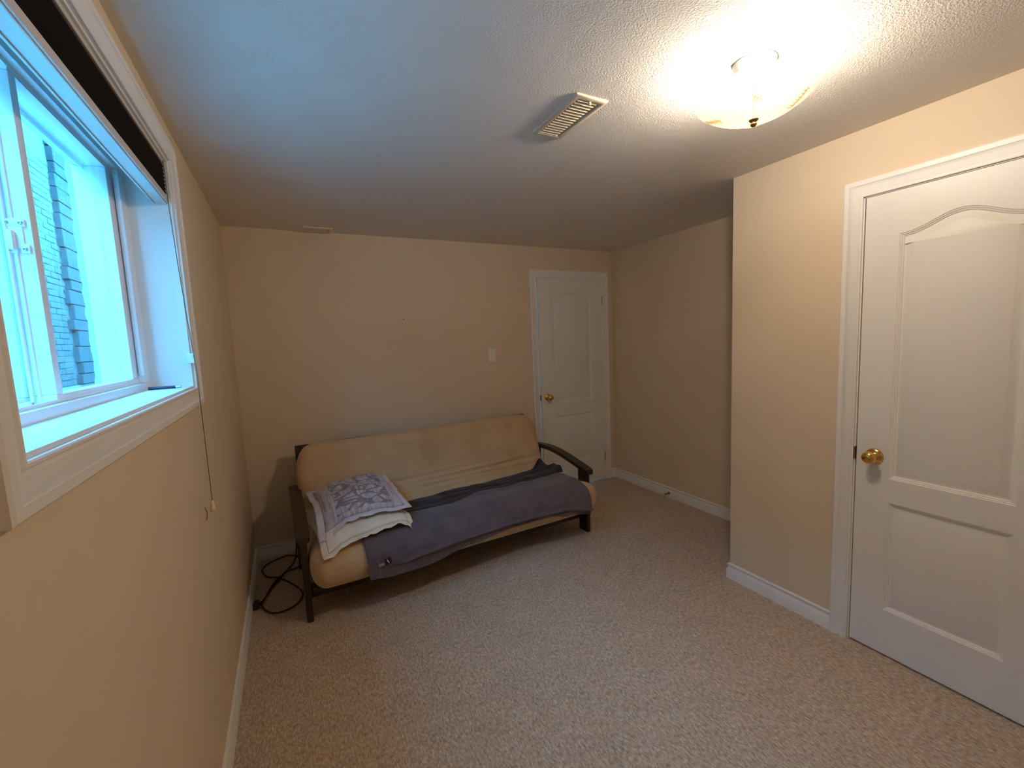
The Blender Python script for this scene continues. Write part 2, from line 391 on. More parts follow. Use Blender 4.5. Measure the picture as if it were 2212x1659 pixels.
# ------------------------------------------------------------------ doors
def arch_poly(u0, u1, v0, vs, vp, n=28):
    pts = [(u0, v0), (u1, v0), (u1, vs)]
    if vp > vs:
        for k in range(1, n):
            t = k / n; w = 0.5 * (1 - math.cos(2 * PI * t)); w = w ** 1.15
            pts.append((u1 + (u0 - u1) * t, vs + (vp - vs) * w))
    pts.append((u0, vs)); return pts            # counter-clockwise: left side is inside
PP = [(0, 0), (0.0025, -0.0025), (0.006, -0.003), (0.0085, -0.006), (0.012, -0.0065), (0.015, -0.010), (0.019, -0.0105), (0.024, -0.0095), (0.043, -0.0025), (0.0455, -0.0018)]
def make_door(name, w, h, polys, hinges, latch_z, label):
    """local frame: x from latch edge to hinge edge, -y towards the room, z up"""
    bm = bmesh.new(); T = 0.035
    es = []
    def loop(pts, y):
        vs = [bm.verts.new((a, y, b)) for a, b in pts]
        ed = [bm.edges.new((vs[i], vs[(i + 1) % len(vs)])) for i in range(len(vs))]
        return vs, ed
    rect = [(0, 0), (w, 0), (w, h), (0, h)]
    fv, fe = loop(rect, -T); es += fe
    for p in polys: es += loop(p, -T)[1]
    bmesh.ops.triangle_fill(bm, edges=es, use_beauty=True)
    bv = [bm.verts.new((a, 0, b)) for a, b in rect]
    for i in range(4): bm.faces.new((fv[i], fv[(i + 1) % 4], bv[(i + 1) % 4], bv[i]))
    bm.faces.new(bv)
    d = struct(obj(name, bm, M['doorwhite']), label)
    for p in polys:
        b2 = bmesh.new(); add_sweep(b2, p, PP, lambda a, b, hh: (a, -T - hh, b), closed=True, fill_last=True)
        obj('panel', b2, M['doorwhite'], d, auto=25)
    # knob
    kx = 0.068
    b2 = bmesh.new(); add_lathe(b2, [(0.0335, 0), (0.0335, -0.003), (0.030, -0.008), (0.020, -0.012), (0.0135, -0.014), (0.0125, -0.030)], (kx, -T, latch_z), 'Y', 32)
    ro = obj('rosette', b2, M['brass'], d, smooth=True)
    b2 = bmesh.new(); add_lathe(b2, [(0.0, -0.071), (0.010, -0.0705), (0.019, -0.067), (0.0255, -0.060), (0.0275, -0.052), (0.026, -0.044), (0.021, -0.037), (0.0145, -0.032), (0.012, -0.028), (0.0, -0.027)], (kx, -T, latch_z), 'Y', 32)
    kn = obj('door_knob', b2, M['brass'], d, smooth=True)
    b2 = bmesh.new(); add_lathe(b2, [(0.0, -0.0125), (0.0022, -0.0125), (0.0022, -0.009), (0, -0.009)], (kx, -T, latch_z + 0.018), 'Y', 10)
    obj('emergency_pin_hole', b2, M['dark'], ro)
    obj('latch_plate', B(((-0.0012, -T + 0.006, latch_z - 0.028), (0.001, -0.006, latch_z + 0.028))), M['darkbrass'], d)
    for hz in hinges:
        b2 = bmesh.new(); add_lathe(b2, [(0.0055, hz - 0.044), (0.0055, hz + 0.044)], (w + 0.003, -T - 0.003, 0), 'Z', 12)
        add_box(b2, (w - 0.001, -T, hz - 0.044), (w + 0.002, -0.004, hz + 0.044))
        hg = obj('hinge', b2, M['darkbrass'], d, auto=40)
    return d
d1 = make_door('door_1', 0.752, 2.018, [arch_poly(0.145, 0.605, 0.845, 1.845, 1.893), arch_poly(0.150, 0.605, 0.238, 0.720, 0.720)], [0.24, 1.815], 0.915,
               'white two-panel arched door standing slightly ajar, far end of room')
# pivot on the right edge, ajar by about two degrees towards the room
ang = math.radians(2.0)
d1.rotation_euler = (0, 0, ang)
hx, hy = 3.1455, 0.036
d1.location = (hx - 0.752 * math.cos(ang), hy - 0.752 * math.sin(ang), 0.010)
d2 = make_door('door_2', 0.612, 2.010, [arch_poly(0.120, 0.492, 0.806, 1.838, 1.892), arch_poly(0.122, 0.492, 0.208, 0.700, 0.700)], [0.24, 1.80], 0.897,
               'white two-panel arched door closed, right foreground')
d2.location = (XR + 0.037, -2.4765, 0.010); d2.rotation_euler = (0, 0, -PI / 2)
for zc, yy, nm in ((0.907, DY1, 'strike_plate'),):
    bm = B(((XR - 0.0015, DY1 - 0.0055, zc - 0.03), (XR + 0.03, DY1 - 0.0040, zc + 0.03)), ((XR - 0.0095, DY1 - 0.0048, zc - 0.028), (XR + 0.002, DY1 - 0.0002, zc + 0.028)))
    obj('strike_plate', bm, M['darkbrass'], d2).matrix_parent_inverse = (Matrix.Translation(d2.location) @ Matrix.Rotation(-PI / 2, 4, 'Z')).inverted()

# closet behind near door and hallway behind the far door
struct(obj('wall_closet', B(((XR + 0.7, -3.3, 0), (XR + 0.75, -1.97, H)), ((XR + 0.12, -3.35, 0), (XR + 0.75, -3.3, H))), M['wall']), 'closet walls behind the near door')
struct(obj('floor_closet', B(((XR + 0.12, -3.35, -0.1), (XR + 0.75, -1.97, -0.001)), ((XR, -3.3, -0.1), (XR + 0.12, -1.97, -0.001))), M['carpet']), 'closet floor')
struct(obj('wall_hall', B(((2.2, 0.121, 0), (2.25, 2.0, H)), ((3.6, 0.121, 0), (3.65, 2.0, H)), ((2.25, 2.0, 0), (3.6, 2.05, 0.45)), ((2.25, 2.0, 1.62), (3.6, 2.05, H)),
      ((3.25, 2.0, 0.45), (3.6, 2.05, 1.62)), ((2.2, 0.121, H), (3.65, 2.05, H + 0.05)), ((2.2, 0.121, -0.06), (3.65, 2.05, -0.001))), M['white']), 'hall beyond the far door')
bm = bmesh.new()
for z in (0.45, 0.86, 0.92, 1.0, 1.12, 1.24, 1.36, 1.48, 1.59): add_box(bm, (2.25, 2.0, z), (3.25, 2.03, z + 0.035))
for x in (2.25, 2.75, 3.22): add_box(bm, (x, 2.0, 0.45), (x + 0.03, 2.03, 1.62))
w2 = struct(obj('window_2', bm, M['vinyl']), 'barred hall window glimpsed through the door gap')

# ------------------------------------------------------------------ window
win = struct(empty('window_1', (-0.17, -2.06, WZ0)), 'white horizontal slider window set deep in the left wall')
def wchild(name, bm, mat, parent=None, **k):
    par = parent or win
    o = obj(name, bm, mat, None, **k); o.parent = par
    base = Matrix.Translation((-0.17, -2.06, WZ0))
    o.matrix_parent_inverse = base.inverted() if par is win else Matrix.Identity(4)
    return o
wchild('sill', B(((-0.125, WY0, WZ0 - 0.002), (0.001, WY1, WZ0 + 0.008)), bev=0.001), M['white'])
wchild('jamb_board', B(((-0.125, WY1 - 0.008, WZ0 + 0.008), (0.001, WY1 + 0.001, WZ1)), bev=0.0008), M['white'])
wchild('jamb_board', B(((-0.125, WY0 - 0.001, WZ0 + 0.008), (0.001, WY0 + 0.008, WZ1)), bev=0.0008), M['white'])
wchild('head_board', B(((-0.125, WY0 + 0.008, WZ1 - 0.008), (0.001, WY1 - 0.008, WZ1 + 0.001)), bev=0.0008), M['white'])
# vinyl main frame
FY0, FY1, FZ0, FZ1 = WY0, WY1, WZ0, WZ1
def ring(y0, y1, z0, z1, x0, x1, wl, wr, wb, wt, bev=0.0025):
    return B(((x0, y0, z0), (x1, y1, z0 + wb)), ((x0, y0, z1 - wt), (x1, y1, z1)), ((x0, y0, z0 + wb), (x1, y0 + wl, z1 - wt)), ((x0, y1 - wr, z0 + wb), (x1, y1, z1 - wt)), bev=bev)
wchild('frame', ring(FY0, FY1, FZ0, FZ1, -0.235, -0.122, 0.035, 0.075, 0.032, 0.070), M['vinyl'], auto=30)
bm = bmesh.new()
for xx in (-0.136, -0.178, -0.206): add_box(bm, (xx - 0.0025, FY0 + 0.035, FZ0 + 0.030), (xx, FY1 - 0.075, FZ0 + 0.040)); add_box(bm, (xx - 0.0025, FY0 + 0.035, FZ1 - 0.082), (xx, FY1 - 0.075, FZ1 - 0.070))
wchild('track', bm, M['vinyl'])
# sliding right sash (inner track) and left sash (outer track)
s1 = wchild('sash', ring(-2.183, -1.588, 1.391, 2.105, -0.177, -0.137, 0.030, 0.060, 0.022, 0.028, 0.0025), M['vinyl'], auto=30)
wchild('jamb_cover', B(((-0.135, FY1 - 0.088, FZ0 + 0.056), (-0.118, FY1 - 0.062, FZ1 - 0.09)), bev=0.006), M['vinyl'], auto=40)
s2 = wchild('sash', ring(FY0 + 0.036, -2.120, 1.386, 2.105, -0.218, -0.186, 0.040, 0.062, 0.024, 0.030, 0.003), M['vinyl'], auto=30)
def sub(name, bm, mat, parent, **k):
    o = obj(name, bm, mat, None, **k); o.parent = parent; o.matrix_parent_inverse = Matrix.Translation((-0.17, -2.06, WZ0)).inverted() @ Matrix.Translation((-0.17, -2.06, WZ0)); return o
sub('pane', B(((-0.161, -2.156, 1.411), (-0.157, -1.645, 2.079))), M['glass'], s1)
sub('pane', B(((-0.205, FY0 + 0.072, 1.408), (-0.201, -2.178, 2.078))), M['glass'], s2)
sub('stile_rib', B(((-0.1665, -2.188, 1.400), (-0.1625, -2.180, 2.098)), ((-0.1775, -2.192, 1.400), (-0.1725, -2.180, 2.098)), bev=0.0015), M['vinyl'], s1)
# lock on the edge of the meeting stile
YL = -2.183
lk = wchild('lock', B(((-0.178, YL - 0.006, 1.766), (-0.145, YL + 0.001, 1.782)), ((-0.178, YL - 0.004, 1.722), (-0.150, YL + 0.001, 1.768)), ((-0.156, YL - 0.006, 1.712), (-0.142, YL + 0.001, 1.730)),
    ((-0.172, YL - 0.018, 1.718), (-0.162, YL - 0.003, 1.757)), ((-0.178, YL - 0.006, 1.712), (-0.160, YL + 0.001, 1.724)), bev=0.0018), M['vinyl'], auto=40)
for (xx, zz) in ((-0.173, 1.774), (-0.151, 1.774), (-0.1735, 1.7175), (-0.149, 1.7205)):
    bm = bmesh.new(); add_lathe(bm, [(0.004, YL - 0.006), (0.004, YL - 0.0075), (0.002, YL - 0.008), (0, YL - 0.0070)], (xx, 0, zz), 'Y', 12)
    sub('screw', bm, M['chrome'], lk)

# pleated shade gathered at the top of the window
SH = (-0.030, -2.06, 2.02)
sh = tag(empty('pleated_shade', SH), 'black pleated shade gathered up at the top of the window', 'window shade')
def part(name, bm, mat, parent, origin, **k):
    for v in bm.verts: v.co -= Vector(origin)
    return obj(name, bm, mat, parent, **k)
sy0, sy1 = WY0 + 0.010, WY1 - 0.012
part('headrail', B(((-0.052, sy0, 2.146), (-0.006, sy1, 2.163)), bev=0.002), M['rail'], sh, SH)
bm = bmesh.new(); npl = 9; z0, z1 = 2.034, 2.147
zz = [(z0 + (z1 - z0) * k / (2 * npl), (-0.010 if k % 2 else -0.026)) for k in range(2 * npl + 1)]
fr = [[bm.verts.new((x, y, z)) for z, x in zz] for y in (sy0 + 0.004, sy1 - 0.004)]
bk = [[bm.verts.new((-0.036 - x, y, z)) for z, x in zz] for y in (sy0 + 0.004, sy1 - 0.004)]
for k in range(2 * npl):
    bm.faces.new((fr[0][k], fr[1][k], fr[1][k + 1], fr[0][k + 1]))
    bm.faces.new((bk[0][k], bk[0][k + 1], bk[1][k + 1], bk[1][k]))
    for e in (0, 1): bm.faces.new((fr[e][k], fr[e][k + 1], bk[e][k + 1], bk[e][k]))
part('pleats', bm, M['pleat'], sh, SH)
part('bottom_rail', B(((-0.054, sy0, 2.014), (-0.006, sy1, 2.036)), ((-0.050, sy0, 2.0105), (-0.046, sy1, 2.014)), ((-0.016, sy0, 2.0105), (-0.011, sy1, 2.014)), bev=0.0015), M['rail'], sh, SH)
CX = 0.023; CY = -1.575
bm = bmesh.new(); add_tube(bm, [(-0.004, sy1 - 0.03, 2.150), (-0.003, sy1 - 0.03, 2.0), (0.002, sy1 - 0.015, 1.75), (0.014, -1.540, 1.49), (CX, CY, 1.42), (CX, CY, 1.36), (CX, CY, 1.1), (CX, CY, 0.935)], 0.0013, 6)
part('pull_cord', bm, M['cordm'], sh, SH)
bm = bmesh.new(); add_lathe(bm, [(0.0, 0.945), (0.004, 0.943), (0.008, 0.915), (0.0085, 0.905), (0, 0.905)], (CX, CY, 0), 'Z', 12)
part('cord_tassel', bm, M['cream'], sh, SH, smooth=True)
part('cord_clip', B(((-0.006, -1.545, 1.452), (0.015, -1.518, 1.488)), bev=0.002), M['vinyl'], sh, SH)
bm = bmesh.new(); add_tube(bm, [(0.001, -1.585, 0.925), (0.006, -1.588, 0.905), (0.004, -1.590, 0.885), (0.001, -1.590, 0.878)], 0.0016, 6)
tag(obj('wall_hook', bm, M['darkbrass']), 'tiny dark wire hook on the wall beside the cord tassel', 'hook')
# marker on the sill
mk = tag(empty('marker_pen', (-0.067, -1.60, WZ0 + 0.013)), 'dark slim marker pen lying on the window sill by the jamb', 'pen')
bm = bmesh.new(); add_tube(bm, [(-0.046, 0, 0), (0.030, -0.004, 0)], 0.005, 12); obj('pen_body', bm, plain('dark_violet_plastic', (0.03, 0.02, 0.06), 0.4), mk, auto=40)
bm = bmesh.new(); add_tube(bm, [(0.030, -0.004, 0), (0.045, -0.005, 0)], 0.0046, 12); obj('pen_cap', bm, M['chrome'], mk, auto=40)

# ------------------------------------------------------------------ outdoors beyond the window
struct(obj('ground', B(((-9, -12, 0.9), (-0.21, 12, 1.05))), M['soil']), 'gravel side yard outside the window')
veneer = bmesh.new()
for lo, hi in (((-0.262, -8, 0.9), (-0.2, WY0 - 0.005, 2.9)), ((-0.262, WY1 + 0.004, 0.9), (-0.2, 8, 2.9)), ((-0.262, WY0 - 0.005, 0.9), (-0.2, WY1 + 0.004, WZ0 - 0.02)), ((-0.262, WY0 - 0.005, WZ1 + 0.01), (-0.2, WY1 + 0.004, 2.9))): add_box(veneer, lo, hi)
struct(obj('wall_outside', veneer, M['mortar']), 'outer masonry of this house')  # wall top kept low to let skylight into the side yard
NX = -2.12; CH = 0.0735; BL = 0.262
nb = tag(empty('neighbour_wall', (NX, 0, 1.05)), 'brick side wall of the neighbouring house seen through the window', 'wall')
def npart(name, bm, mat): return part(name, bm, mat, nb, (NX, 0, 1.05))
npart('mortar_bed', B(((NX - 0.25, -9, 1.13), (NX - 0.006, 2.0, 3.1)), ((NX - 0.25, 2.0, 1.13), (NX - 0.006, 4.2, 4.95))), M['mortar'])  # unseen near stretch cut low so more sky light reaches the floor
npart('foundation', B(((NX - 0.25, -9, 0.95), (NX + 0.02, 9, 1.135)), bev=0.004), M['concrete'])
bmb = bmesh.new(); add_box(bmb, (-0.05, -BL / 2 + 0.006, -CH / 2 + 0.0055), (0.0, BL / 2 - 0.006, CH / 2 - 0.0055), 0.004)
bm_me = None; nbrick = 0
rest = bmesh.new()
rows = int((3.95 - 1.14) / CH)
for r in range(rows):
    z = 1.14 + CH * (r + 0.5)
    k0 = int(-6 / BL)
    for k in range(k0, 17):
        y = k * BL + (BL / 2 if r % 2 else 0)
        if y > 4.06 + (0.10 if r % 2 else 0): continue
        if y < 2.1 and z > 3.08: continue
        dx = random.uniform(-0.004, 0.004)
        near = (3.0 < y and 1.2 < z < 4.4) or (2.25 < y < 2.8 and z < 2.6)
        if near and nbrick < 300:
            if bm_me is None:
                bmesh.ops.recalc_face_normals(bmb, faces=bmb.faces)
                bm_me = bpy.data.meshes.new('brick'); bmb.to_mesh(bm_me); bmb.free(); bm_me.materials.append(M['brickm'])
            b = bpy.data.objects.new('brick', bm_me); C.objects.link(b); b.parent = nb
            b.location = (dx, y, z - 1.05); nbrick += 1
        else:
            add_box(rest, (NX - 0.04, y - BL / 2 + 0.006, z - CH / 2 + 0.0055), (NX + dx, y + BL / 2 - 0.006, z + CH / 2 - 0.0055))
o = npart('brickwork', rest, M['brickm']); o['kind'] = 'stuff'
# split-stone end of the neighbour's wall
st = bmesh.new()
z = 1.14
while z < 4.8:
    hgt = random.uniform(0.12, 0.24); y = 4.12 + random.uniform(-0.05, 0.06)
    while y < 8.5:
        L = random.uniform(0.25, 0.55); add_box(st, (NX - 0.1, y, z + 0.008), (NX + 0.05 + random.uniform(0, 0.014), y + L - 0.004, z + hgt - 0.002), 0.007); y += L
    z += hgt
o = npart('stone_facing', st, M['stonem']); o['kind'] = 'stuff'
npart('stone_backing', B(((NX - 0.25, 4.2, 1.13), (NX + 0.0, 9, 4.95))), M['stonem'])
npart('eave', B(((NX - 0.3, 1.9, 4.95), (NX + 0.45, 9, 5.0)), ((NX + 0.43, 1.9, 4.9), (NX + 0.46, 9, 5.1)), ((NX - 0.3, -9, 3.10), (NX + 0.06, 1.99, 3.14))), M['sidingm'])
# rough return of the masonry beside the window, seen edge-on
bm = bmesh.new()
def fret(u, v):
    z = WZ0 - 0.02 + (WZ1 - WZ0 + 0.03) * u
    e = 0.006 * noise.noise(Vector((z * 16, 3.1, 0))) + 0.004 * noise.noise(Vector((z * 50, 1.7, 0)))
    x = -0.205 - (0.065 + e) * v
    return (x, WY1 - 0.004 - 0.004 * noise.noise(Vector((z * 22, v * 3, 0))), z)
grid(bm, 90, 6, fret)
struct(obj('trim_6', bm, M['concrete'], smooth=True), 'rough masonry return outside the window frame')

# ------------------------------------------------------------------ ceiling light
LC = (1.68, -2.56, H)
lf = tag(empty('ceiling_light', LC), 'semi-flush ceiling light with scalloped etched glass bowl, switched on', 'ceiling light')
bm = bmesh.new(); add_lathe(bm, [(0.0, 0.0), (0.060, 0.0), (0.062, -0.004), (0.060, -0.012), (0.054, -0.020), (0.052, -0.026), (0.044, -0.032), (0.0, -0.032)], (0, 0, 0), 'Z', 40)
obj('canopy', bm, M['white'], lf, auto=30)
bm = bmesh.new(); add_lathe(bm, [(0.0035, -0.03), (0.0035, -0.172)], (0, 0, 0), 'Z', 10); obj('rod', bm, M['brass'], lf)
bm = bmesh.new()
def fb(u, v):
    a = 2 * PI * u; r = 0.008 + (0.164 - 0.008) * v
    z = -0.168 + 0.058 * v ** 2.3
    if v > 0.93: z += 0.004 * abs(math.sin(a * 14)) * (v - 0.93) / 0.07; r += 0.0025 * abs(math.sin(a * 14)) * (v - 0.93) / 0.07
    return (r * math.cos(a), r * math.sin(a), z)
grid(bm, 337, 26, fb); bmesh.ops.remove_doubles(bm, verts=bm.verts, dist=1e-5)
bowl = obj('glass_bowl', bm, M['bowl'], lf, smooth=True)
# etched fern sprays on the bowl
bm = bmesh.new()
def onb(x, y, lift=0.0016):
    r = math.hypot(x, y); v = (r - 0.008) / 0.156; return Vector((x, y, -0.168 + 0.058 * max(v, 0) ** 2.3 - lift))
for q in range(4):
    a = q * PI / 2 + 0.55; ca, sa = math.cos(a), math.sin(a)
    def T(px, py): return (px * ca - py * sa, px * sa + py * ca)
    pts = [onb(*T(0.088 + 0.052 * t, 0.028 - 0.055 * t)) for t in [k / 8 for k in range(9)]]
    add_tube(bm, pts, 0.0009, 5)
    for k in range(1, 8):
        t = k / 8; bx, by = 0.088 + 0.052 * t, 0.028 - 0.055 * t
        for s in (-1, 1):
            ex, ey = bx + 0.013 * (1.2 - t * 0.5) * (0.95 if s > 0 else -0.35), by + 0.013 * (1.2 - 0.5 * t) * (0.1 if s > 0 else -1.0)
            mxx, myy = (bx + ex) / 2, (by + ey) / 2
            add_tube(bm, [onb(*T(bx, by)), onb(*T(mxx, myy), 0.0022), onb(*T(ex, ey))], 0.0015, 5)
o = obj('etched_fern', bm, M['etch'], lf, smooth=True); o['kind'] = 'stuff'
bm = bmesh.new(); add_lathe(bm, [(0.0, -0.190), (0.006, -0.189), (0.0095, -0.185), (0.009, -0.180), (0.006, -0.177), (0.010, -0.175), (0.014, -0.171), (0.014, -0.1685), (0, -0.168)], (0, 0, 0), 'Z', 24)
obj('finial', bm, M['darkbrass'], lf, smooth=True)
for s in (-1, 1):
    bm = bmesh.new(); add_lathe(bm, [(0.0, 0.082), (0.012, 0.080), (0.021, 0.072), (0.025, 0.060), (0.022, 0.046), (0.014, 0.034), (0.012, 0.028)], (0, 0, 0), 'X', 20)
    b = obj('bulb', bm, M['bulb'], lf, smooth=True); b.location = (0, 0, -0.056); b.rotation_euler = (0, 0, 0.9 + (0 if s > 0 else PI))
    bm = bmesh.new(); add_lathe(bm, [(0.012, 0.0), (0.0145, 0.004), (0.0145, 0.026), (0.0125, 0.029)], (0, 0, 0), 'X', 16)
    k = obj('socket', bm, M['vent'], lf, smooth=True); k.location = (0, 0, -0.056); k.rotation_euler = (0, 0, 0.9 + (0 if s > 0 else PI))

# ------------------------------------------------------------------ ceiling registers
def register(cx, cy, lx, ly, n, label, flip=1):
    r = tag(empty('ceiling_vent', (cx, cy, H)), label, 'vent')
    hx, hy = lx / 2, ly / 2; fw = 0.020
    bm = bmesh.new()
    add_sweep(bm, [(-hx + fw, -hy + fw), (-hx + fw, hy - fw), (hx - fw, hy - fw), (hx - fw, -hy + fw)], [(0, 0.0), (0, -0.0065), (0.003, -0.008), (0.013, -0.008), (0.017, -0.0065), (0.020, -0.003), (0.020, 0)], lambda a, b, h: (a, b, h), True)
    obj('frame', bm, M['vent'], r, auto=30)
    obj('duct_shadow', B(((-hx + fw, -hy + fw, -0.002), (hx - fw, hy - fw, -0.0005))), M['dark'], r)
    me = None
    for k in range(n):
        if me is None:
            b = bmesh.new(); w = (ly - 2 * fw) / n
            vs = [(-hx + fw, -w * 0.15, -0.0025), (hx - fw, -w * 0.15, -0.0025), (hx - fw - 0.012, w * 0.17, -0.0075), (-hx + fw + 0.004, w * 0.17, -0.0075)]
            top = [b.verts.new(v) for v in vs]; bot = [b.verts.new((v[0], v[1] + 0.0012, v[2] + 0.0012)) for v in vs]
            b.faces.new(top); b.faces.new(bot[::-1])
            for i in range(4): b.faces.new((top[i], bot[i], bot[(i + 1) % 4], top[(i + 1) % 4]))
            o = obj('louvre', b, M['vent'], r); me = o.data
        else:
            o = bpy.data.objects.new('louvre', me); C.objects.link(o); o.parent = r
        o.location = (0, -hy + fw + (ly - 2 * fw) * (k + 0.5) / n, 0)
        if flip < 0: o.rotation_euler = (0, 0, PI)
    obj('damper_lever', B(((-0.004, -hy + fw - 0.004, -0.019), (0.004, -hy + fw + 0.006, -0.009)), bev=0.001), M['vent'], r)
    return r
register(1.332, -2.054, 0.136, 0.305, 15, 'ivory metal ceiling register beside the ceiling light')
register(0.578, -0.082, 0.195, 0.125, 6, 'small ceiling register close to the back wall, seen edge-on')

# ------------------------------------------------------------------ wall fittings
sw = tag(empty('light_switch', (1.916, 0, 1.35)), 'white rocker light switch left of the far door', 'light switch')
obj('wall_plate', B(((-0.035, -0.006, -0.058), (0.035, 0, 0.058)), bev=0.0025), M['switch'], sw, auto=40)
obj('rocker', B(((-0.0165, -0.0105, -0.033), (0.0165, -0.004, 0.033)), bev=0.002), M['switch'], sw, auto=40)
for z in (-0.048, 0.048):
    bm = bmesh.new(); add_lathe(bm, [(0.0, -0.0078), (0.0025, -0.0072), (0.003, -0.006)], (0, 0, z), 'Y', 10); obj('screw', bm, M['vent'], sw)
bm = bmesh.new(); add_lathe(bm, [(0.0, -0.004), (0.003, -0.0035), (0.0045, -0.001), (0.0045, 0.0)], (1.161, 0, 1.679), 'Y', 12)
tag(obj('nail_hole', bm, M['black'], smooth=True), 'small dark disc in place of a hole in the back wall above the futon', 'nail_hole')  # raised black disc drawn where the wall has a dark hole
ds = tag(empty('door_stop', (XA - 0.0145, -0.737, 0.042)), 'short brass door stop with pale tip on the alcove baseboard', 'door stop')
bm = bmesh.new(); add_lathe(bm, [(0.012, 0.0), (0.012, -0.003), (0.006, -0.006)], (0, 0, 0), 'X', 16)
obj('stop_base', bm, M['darkbrass'], ds, smooth=True)
bm = bmesh.new(); hel = []
for k in range(140):
    t = k / 139; a = t * 2 * PI * 14; hel.append((-0.004 - 0.058 * t, 0.0055 * math.cos(a), 0.0055 * math.sin(a)))
add_tube(bm, hel, 0.0013, 5); obj('spring', bm, M['darkbrass'], ds, smooth=True)
bm = bmesh.new(); add_lathe(bm, [(0.0, -0.077), (0.006, -0.076), (0.008, -0.070), (0.008, -0.062), (0.0, -0.060)], (0, 0, 0), 'X', 14)
obj('rubber_tip', bm, M['cream'], ds, smooth=True)

# ------------------------------------------------------------------ futon
TH = math.radians(2.0); FO = Vector((0.300, -0.975, 0)); FR = (0, 0, TH)
fu = tag(empty('futon', FO, FR), 'dark wooden futon sofa with tan microsuede mattress against the back wall', 'futon')
def smooth_path(P, n, closed=False):
    P = [Vector(p) for p in P]; out = []; N = len(P)
    segs = N if closed else N - 1; per = max(1, n // segs)
    for i in range(segs):
        if closed: p0, p1, p2, p3 = P[i - 1], P[i], P[(i + 1) % N], P[(i + 2) % N]
        else: p0, p1, p2, p3 = P[max(i - 1, 0)], P[i], P[i + 1], P[min(i + 2, N - 1)]
        for k in range(per):
            t = k / per
            out.append(0.5 * ((2 * p1) + (-p0 + p2) * t + (2 * p0 - 5 * p1 + 4 * p2 - p3) * t * t + (-p0 + 3 * p1 - 3 * p2 + p3) * t ** 3))
    if not closed: out.append(P[-1])
    return out
arm_top = smooth_path([(-0.035, 0.492), (0.06, 0.513), (0.19, 0.540), (0.34, 0.566), (0.50, 0.578), (0.66, 0.568), (0.80, 0.545)], 36)
def armrest(cx):
    bm = bmesh.new(); w = 0.034; rows = []
    for i, p in enumerate(arm_top):
        t = 0.033
        k = 1.0
        if i < 3: k = (0.62, 0.85, 0.96)[i]
        sec = [(-w * k, p.y - 0.004), (-w * k + 0.004, p.y), (w * k - 0.004, p.y), (w * k, p.y - 0.004), (w * k, p.y - t + 0.004), (w * k - 0.004, p.y - t), (-w * k + 0.004, p.y - t), (-w * k, p.y - t + 0.004)]
        rows.append([bm.verts.new((cx + a, p.x, z)) for a, z in sec])
    for a, b in zip(rows, rows[1:]):
        for k in range(8): bm.faces.new((a[k], a[(k + 1) % 8], b[(k + 1) % 8], b[k]))
    bm.faces.new(rows[0]); bm.faces.new(rows[-1][::-1])
    return obj('armrest', bm, M['wood'], fu, auto=40)
def arm_z(y):
    return min(arm_top, key=lambda p: abs(p.x - y)).y - 0.031
AX = (0.006, 1.941)
for cx in AX:
    armrest(cx)
    for (y0, y1, nm) in ((0.0, 0.10, 'leg'), (0.66, 0.75, 'leg')):
        bm = bmesh.new(); g = bmesh.ops.create_cube(bm, size=1)['verts']
        for v in g:
            yy = y0 if v.co.y < 0 else y1
            v.co = Vector((cx + v.co.x * 0.032, yy, 0.0 if v.co.z < 0 else arm_z(yy)))
        bmesh.ops.bevel(bm, geom=list(bm.edges), offset=0.0025, segments=2, affect='EDGES')
        obj(nm, bm, M['wood'], fu, auto=40)
    obj('side_rail', B(((cx - 0.011, 0.10, 0.13), (cx + 0.011, 0.66, 0.21)), bev=0.002), M['wood'], fu, auto=40)
obj('front_rail', B(((AX[0] + 0.016, 0.058, 0.105), (AX[1] - 0.016, 0.080, 0.178)), bev=0.002), M['wood'], fu, auto=40)
obj('rear_rail', B(((AX[0] + 0.016, 0.690, 0.105), (AX[1] - 0.016, 0.712, 0.178)), bev=0.002), M['wood'], fu, auto=40)
# seat deck and back frame
obj('seat_frame', B(((0.032, -0.035, 0.180), (1.905, 0.015, 0.206)), ((0.032, 0.50, 0.180), (1.905, 0.55, 0.206)), bev=0.002), M['wood'], fu, auto=40)
me = None
for k in range(12):
    x = 0.09 + k * (1.77 / 11)
    if me is None:
        o = obj('seat_slat', B(((-0.03, 0.015, 0.186), (0.03, 0.50, 0.203)), bev=0.002), M['wood'], fu); me = o.data
    else:
        o = bpy.data.objects.new('seat_slat', me); C.objects.link(o); o.parent = fu
    o.location = (x, 0, 0)
BK = [(0.655, 0.20), (0.765, 0.815)]
def backbox(bm, x0, x1, s0, s1, th, lift=0.0):
    d = Vector((BK[1][0] - BK[0][0], BK[1][1] - BK[0][1])).normalized(); n = Vector((-d.y, d.x)) * -1
    a = Vector(BK[0]); L = (Vector(BK[1]) - a).length
    vs = []
    for x in (x0, x1):
        for s in (s0, s1):
            for t in (0, th):
                p = a + d * (s * L) + n * (t + lift); vs.append(bm.verts.new((x, p.x, p.y)))
    f = [(0, 1, 3, 2), (4, 6, 7, 5), (0, 4, 5, 1), (2, 3, 7, 6), (0, 2, 6, 4), (1, 5, 7, 3)]
    for q in f: bm.faces.new([vs[i] for i in q])
BXL, BXR = 0.034, 1.852
bm = bmesh.new(); backbox(bm, BXL, BXR, 0.925, 1.02, 0.022); backbox(bm, BXL, BXR, 0.0, 0.08, 0.022)
bmesh.ops.bevel(bm, geom=list(bm.edges), offset=0.002, segments=1, affect='EDGES'); obj('back_rail', bm, M['wood'], fu, auto=40)
